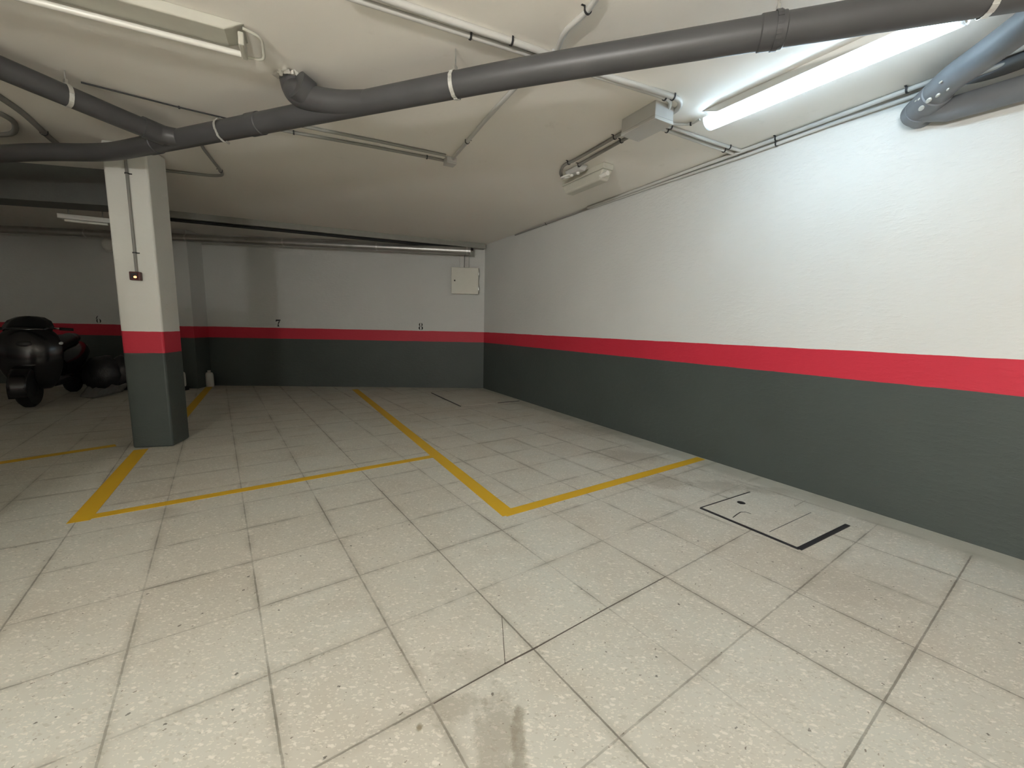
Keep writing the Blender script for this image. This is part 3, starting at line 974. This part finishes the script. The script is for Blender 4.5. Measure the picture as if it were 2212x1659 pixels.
# small emergency lamp in front of the lit one
eA, eB = on(1226, 413, ZC - .09), on(1310, 377, ZC - .09)
cen = (eA + eB) / 2; d = Vector((eB.x - eA.x, eB.y - eA.y, 0)).normalized(); L_ = Vector((eB.x - eA.x, eB.y - eA.y, 0)).length + .05
F = frame_(Vector((cen.x, cen.y, ZC)), d)
t = thing('emergency_lamp', F.translation, 'short yellowed emergency lamp at the end of the conduit pair', 'lamp')
bm = bmesh.new(); box(bm, (L_, .12, .05), F, (0, 0, -.025)); new_obj('lamp_base', bm, M_lampold, t, bevel=.008)
bm = bmesh.new(); box(bm, (L_ * .98, .12, .085), F, (0, 0, -.0925), .84); new_obj('lamp_cover', bm, M_lampold, t, bevel=.015, seg=3)
bm = bmesh.new(); tube(bm, [F @ Vector((L_ / 2 - .06, -.035, -.10)), F @ Vector((L_ / 2 + .03, -.035, -.10))], .02, 16); new_obj('end_cap', bm, M_tubeoff, t, True)
# the clip-on ballast/looped holder beside it
hb = on(1244, 371, ZC - .03)
t = thing('lamp_holder', Vector((hb.x, hb.y, ZC)), 'crumpled pale holder and wiring beside the emergency lamp', 'holder')
F2 = frame_(Vector((hb.x, hb.y, ZC)), d)
bm = bmesh.new(); box(bm, (.24, .09, .045), F2, (0, 0, -.0225), .8); new_obj('holder_body', bm, M_boxgrey, t, bevel=.012)
bm = bmesh.new(); tube(bm, catmull([F2 @ Vector(v) for v in ((-.13, .05, -.02), (-.17, 0, -.04), (-.12, -.07, -.06), (-.02, -.06, -.06))], 6), .009, 10); new_obj('wire_loop', bm, M_lampwhite, t, True)
for x, y in ((-.05, -.01), (.03, .0)):
    bm = bmesh.new()
    lathe(bm, [(.018, -.04), (.018, -.055), (.01, -.062)], F2 @ Matrix.Translation((x, y, 0)), 14)
    new_obj('terminal_cap', bm, M_tubeoff, t, True)

# unseen lamp added behind the camera, hung low to brighten the ceiling
dLamp = (lB - lA); dLamp.z = 0; dLamp.normalize()
mA = Vector((-1.7, -1.9, ZC)); batten('fluorescent_lamp', mA, mA + dLamp * 1.2, 'lit fluorescent lamp added behind the viewpoint, hung low to brighten the ceiling', True, w=.085, m_t=M_lit_back, drop=.85)
bm = bmesh.new(); k0 = Vector((-4.15, .1, 0)); kx = Vector((dx.x, dx.y, 0)); ky = Vector((-dx.y, dx.x, 0))  # unseen low block, added to keep lamp light off the left floor
poly(bm, [k0, k0 + kx * 1.8, k0 + kx * 1.8 + ky * .3, k0 + ky * .3], 0, 1.58)
struct(new_obj('shade_block', bm, M_wall, bevel=.006), 'unseen low banded block added left of the view to shade the floor')

# ------------------------------------------------------------------ column switch and its conduit
def oncol(px, py, off=0.0):
    nC = Vector((dx.y, -dx.x, 0)); r = ray(px, py); k = (ca.dot(nC) - CAM.dot(nC) + off) / r.dot(nC); return CAM + r * k


nC = Vector((dx.y, -dx.x, 0))
top = oncol(271, 345, .012); sw = oncol(296.5, 597)
t = thing('conduit', top, 'dark conduit running down the front of the column to the switch', 'conduit')
tp = Vector((top.x, top.y, ZC))
swt = oncol(295, 588, .012)
bot = Vector((swt.x, swt.y, swt.z))
tp = Vector((swt.x - dx.x * .0, swt.y - dx.y * .0, ZC))
bm = bmesh.new(); tube(bm, [tp, bot], .010, 14); new_obj('conduit_tube', bm, M_conduit_dark, t, True)
for yy in (546, 376):
    p = oncol(290, yy, .012); p = Vector((tp.x, tp.y, p.z)); clip(p, up, .010, t, -nC)
F = frame_(sw + nC * 0, dx)
t = thing('light_switch', sw, 'small maroon light switch with a glowing neon on the column', 'switch')
F = Matrix(((dx.x, nC.x, 0, sw.x), (dx.y, nC.y, 0, sw.y), (dx.z, nC.z, 1, sw.z), (0, 0, 0, 1)))
bm = bmesh.new(); box(bm, (.078, .04, .072), F, (0, .02, 0)); new_obj('switch_box', bm, M_maroon, t, bevel=.006)
bm = bmesh.new(); box(bm, (.046, .012, .044), F, (0, .045, 0)); rk = new_obj('rocker', bm, M_black, t, bevel=.004)
bm = bmesh.new(); lathe(bm, [(.009, 0), (.008, .004), (.003, .006)], F @ Matrix.Translation((.010, .051, -.010)) @ Matrix.Rotation(-math.pi / 2, 4, 'X'), 16, 1.3, 1)
new_obj('neon_lamp', bm, M_neon, rk, True)

# ------------------------------------------------------------------ small things by the back wall
def bottle(px, py_base, h, w, label, m=M_whiteplastic, name='plastic_bottle', z0=0.0):
    q = f0(px, py_base)
    t = thing(name, q, label, 'bottle')
    M0 = Matrix.Translation(q); M_ = Matrix.Translation(q + Vector((0, 0, z0)))
    bm = bmesh.new(); lathe(bm, [(w * .44, 0), (w * .5, .02), (w * .5, h * .72), (w * .42, h * .84), (w * .18, h * .9), (w * .16, h * .93)], M_, 22, 1, .7); new_obj('bottle_body', bm, m, t, True)
    bm = bmesh.new(); lathe(bm, [(w * .19, h * .93), (w * .19, h), (w * .12, h)], M_, 16); new_obj('cap', bm, m, t, True)
    return t, M0


t, M_ = bottle(454, 835, .29, .14, 'white plastic bottle at the foot of the back wall by the yellow line')
t, M_ = bottle(395, 843, .27, .12, 'white bottle on a black base half hidden by the column', z0=.07)
bm = bmesh.new(); box(bm, (.14, .11, .07), M_, (0, 0, .035)); new_obj('black_base', bm, M_black, t, bevel=.008)
t, M_ = bottle(133, 834, .46, .20, 'tall pale canister standing in the dark beyond the black car', name='canister')
t['category'] = 'canister'

# round wall lamp peeking past the column
q = wl(239, 529)
F = frame_(q, -DB) @ Matrix.Rotation(math.pi / 2, 4, 'X')
t = thing('wall_lamp', q, 'round pale wall lamp peeking out left of the column', 'lamp')
bm = bmesh.new(); lathe(bm, [(.125, 0), (.125, .03), (.118, .035)], F, 28); new_obj('lamp_base', bm, M_lampwhite, t, True)
bm = bmesh.new(); lathe(bm, [(.112, .03), (.108, .055), (.085, .085), (.045, .10), (.01, .104)], F, 28); new_obj('lamp_globe', bm, M_tubeoff, t, True)

# heap of black bags and a grey cloth
def blob(cen, rx, ry, rz_, seed, sub=3, amp=.18):
    bm = bmesh.new(); bmesh.ops.create_icosphere(bm, subdivisions=sub, radius=1)
    for v in bm.verts:
        n_ = noise.noise(v.co * 2.3 + Vector((seed, 0, 0))) * amp + noise.noise(v.co * 6 + Vector((0, seed, 0))) * amp * .4
        v.co *= 1 + n_
        v.co = Vector((v.co.x * rx, v.co.y * ry, max(-.98, v.co.z) * rz_)) + cen
    zmin = min(v.co.z for v in bm.verts)
    for v in bm.verts: v.co.z = max(v.co.z, cen.z - rz_ * .9) - (cen.z - rz_ * .9)
    return bm


for (px, py, rx, rz_, lab, sd) in ((200, 850, .26, .30, 'black bag on the dim floor, nearer the pale canister', 1.0), (243, 846, .25, .29, 'black bag on the dim floor, nearer the column', 5.0)):
    q = f0(px, py) + Vector((0, .2, 0))
    bm = blob(q + Vector((0, 0, rz_)), rx, .22, rz_, sd)
    tag(new_obj('black_bag', bm, M_bag, None, True, ang=60), lab, 'bag')
cl = [f0(172, 858), f0(205, 862), f0(266, 848)]
bm = bmesh.new()
g = 16
grid = []
for i in range(g + 1):
    row = []
    for j in range(5):
        u_ = i / g
        p = cl[0].lerp(cl[1], u_ * 2) if u_ < .5 else cl[1].lerp(cl[2], u_ * 2 - 1)
        p = p + Vector((0, .03 * j, 0)); zz = .012 + .03 * j * (1 + .4 * noise.noise(Vector((i * .5, j, 0)))) + .02 * abs(noise.noise(Vector((i * .7, j * .8, 3))))
        row.append(bm.verts.new(Vector((p.x, p.y, zz))))
    grid.append(row)
for i in range(g):
    for j in range(4): bm.faces.new((grid[i][j], grid[i + 1][j], grid[i + 1][j + 1], grid[i][j + 1]))
o = new_obj('grey_cloth', bm, M_cloth, None, True, ang=80)
md = o.modifiers.new('solid', 'SOLIDIFY'); md.thickness = .012; md.offset = 1
tag(o, 'crumpled grey cloth on the floor in front of the black bags', 'cloth')

# ------------------------------------------------------------------ black motor scooter facing the aisle
def scooter(origin, fwd, label):
    """origin: floor point under the front wheel; x forward, y left"""
    y_ = Vector((-fwd.y, fwd.x, 0))
    T_ = Matrix(((fwd.x, y_.x, 0, origin.x), (fwd.y, y_.y, 0, origin.y), (0, 0, 1, 0), (0, 0, 0, 1)))
    V = lambda *v: T_ @ Vector(v)
    t = thing('scooter', origin, label, 'scooter')
    for xx in (0.0, -1.35):
        bm = bmesh.new(); Fw = T_ @ Matrix.Translation((xx, 0, .25)) @ Matrix.Rotation(math.pi / 2, 4, 'X')
        lathe(bm, [(.15, -.05), (.22, -.06), (.248, -.03), (.248, .03), (.22, .06), (.15, .05)], Fw, 28); w = new_obj('wheel', bm, M_rubber, t, True)
        bm = bmesh.new(); lathe(bm, [(.03, -.07), (.14, -.045), (.14, .045), (.03, .07)], Fw, 20); new_obj('rim', bm, M_black, w, True)
    # mudguard
    bm = bmesh.new(); rg = []
    for k in range(13):
        a = math.radians(-20 + k * 15)
        rg.append([bm.verts.new(V(.29 * math.cos(a) - .0, w_, .25 + .29 * math.sin(a))) for w_ in (-.085, -.05, .05, .085)])
    for a, b in zip(rg, rg[1:]):
        for k in range(3): bm.faces.new((a[k], a[k + 1], b[k + 1], b[k]))
    o = new_obj('mudguard', bm, M_carpaint, t, True, ang=60); md = o.modifiers.new('solid', 'SOLIDIFY'); md.thickness = .012
    # leg shield: a curved apron
    bm = bmesh.new(); rg = []
    for z, hw, x in ((.22, .12, -.30), (.34, .22, -.24), (.55, .30, -.20), (.78, .31, -.22), (.92, .26, -.26), (.98, .16, -.28)):
        rg.append([bm.verts.new(V(x + .16 * math.cos(u * 1.35), hw * u, z)) for u in (-1, -.75, -.4, 0, .4, .75, 1)])
    for a, b in zip(rg, rg[1:]):
        for k in range(6): bm.faces.new((a[k], a[k + 1], b[k + 1], b[k]))
    o = new_obj('leg_shield', bm, M_carpaint, t, True, ang=60); md = o.modifiers.new('solid', 'SOLIDIFY'); md.thickness = .05; md.offset = -1
    md = o.modifiers.new('sub', 'SUBSURF'); md.levels = 1; md.render_levels = 2
    bm = bmesh.new(); bmesh.ops.create_uvsphere(bm, u_segments=20, v_segments=12, radius=1)
    for v in bm.verts: v.co = V(v.co.x * .06 - .08, v.co.y * .11, v.co.z * .075 + .80)
    new_obj('headlamp', bm, M_black, t, True)
    for sd in (-1, 1):
        bm = bmesh.new(); bmesh.ops.create_uvsphere(bm, u_segments=16, v_segments=10, radius=1)
        for v in bm.verts: v.co = V(v.co.x * .03 - .16, v.co.y * .05 + sd * .27, v.co.z * .03 + .80 + v.co.y * sd * .018)
        new_obj('indicator', bm, M_lens, t, True)
        bm = bmesh.new(); tube(bm, [V(-.34, sd * .24, 1.0), V(-.37, sd * .37, .99)], .02, 14); new_obj('grip', bm, M_rubber, t, True)
    bm = bmesh.new(); tube(bm, catmull([V(-.37, -.36, .99), V(-.33, -.2, 1.005), V(-.30, 0, .99), V(-.33, .2, 1.005), V(-.37, .36, .99)], 6), .013, 14); new_obj('handlebar', bm, M_chrome, t, True)
    bm = bmesh.new(); tube(bm, [V(0, 0, .25), V(-.05, 0, .55), V(-.30, 0, 1.0)], .035, 14); new_obj('steering_column', bm, M_black, t, True)
    # dark windscreen
    bm = bmesh.new(); rg = []
    for z, hw, x in ((.96, .22, -.20), (1.03, .235, -.24), (1.10, .20, -.28), (1.145, .13, -.31), (1.16, .05, -.32)):
        rg.append([bm.verts.new(V(x + .10 * math.cos(u * 1.35), hw * u, z)) for u in (-1, -.7, -.35, 0, .35, .7, 1)])
    for a, b in zip(rg, rg[1:]):
        for k in range(6): bm.faces.new((a[k], a[k + 1], b[k + 1], b[k]))
    o = new_obj('windscreen', bm, M_glass, t, True, ang=60); md = o.modifiers.new('solid', 'SOLIDIFY'); md.thickness = .006
    bm = bmesh.new(); box(bm, (.50, .34, .10), T_, (-.55, 0, .27)); new_obj('footboard', bm, M_black, t, bevel=.03, seg=3)
    bm = bmesh.new(); rg = []
    for x, hw, z0, z1 in ((-.75, .15, .28, .62), (-.95, .22, .26, .70), (-1.2, .23, .36, .74), (-1.5, .19, .48, .78), (-1.72, .10, .60, .78)):
        rg.append([bm.verts.new(V(x, hw * math.cos(a) * (1.0), (z0 + z1) / 2 + (z1 - z0) / 2 * math.sin(a))) for a in [2 * math.pi * k / 16 for k in range(16)]])
    for a, b in zip(rg, rg[1:]):
        for k in range(16): bm.faces.new((a[k], a[(k + 1) % 16], b[(k + 1) % 16], b[k]))
    bm.faces.new(rg[0][::-1]); bm.faces.new(rg[-1]); new_obj('body_shell', bm, M_carpaint, t, True, ang=60)
    bm = bmesh.new(); tube(bm, catmull([V(-.74, 0, .68), V(-.95, 0, .76), V(-1.25, 0, .80), V(-1.6, 0, .84)], 6), [.06] * 3 + [.10] * 13 + [.07] * 3, 18); new_obj('seat', bm, M_black, t, True)
    bm = bmesh.new(); box(bm, (.03, .20, .06), T_, (-1.73, 0, .70)); new_obj('tail_lamp', bm, M_maroon, t, bevel=.01)
    bm = bmesh.new(); tube(bm, [V(-1.2, -.2, .30), V(-1.65, -.22, .36)], .045, 16); new_obj('exhaust', bm, M_steel, t, True)
    return t


so = f0(38, 884)
scooter(Vector((so.x, so.y + .15, 0)), DR.copy(), 'black motor scooter parked facing the aisle in the dark left edge')

GROUPS = {'yellow_line': 'yellow bay lines painted on the floor', 'painted_number': 'bay numbers on the back wall',
          'conduit': 'electrical conduits under the ceiling', 'pipe_hanger': 'metal hangers holding the drain pipes',
          'drain_pipe': 'grey drain pipes under the ceiling', 'inspection_cover': 'inspection covers in the floor',
          'black_bag': 'black bags on the dim floor', 'fluorescent_lamp': 'fluorescent lamps on the ceiling'}
for o in bpy.data.objects:
    k = o.name.split('.')[0]
    if o.parent is None and k in GROUPS and 'label' in o: o['group'] = GROUPS[k]
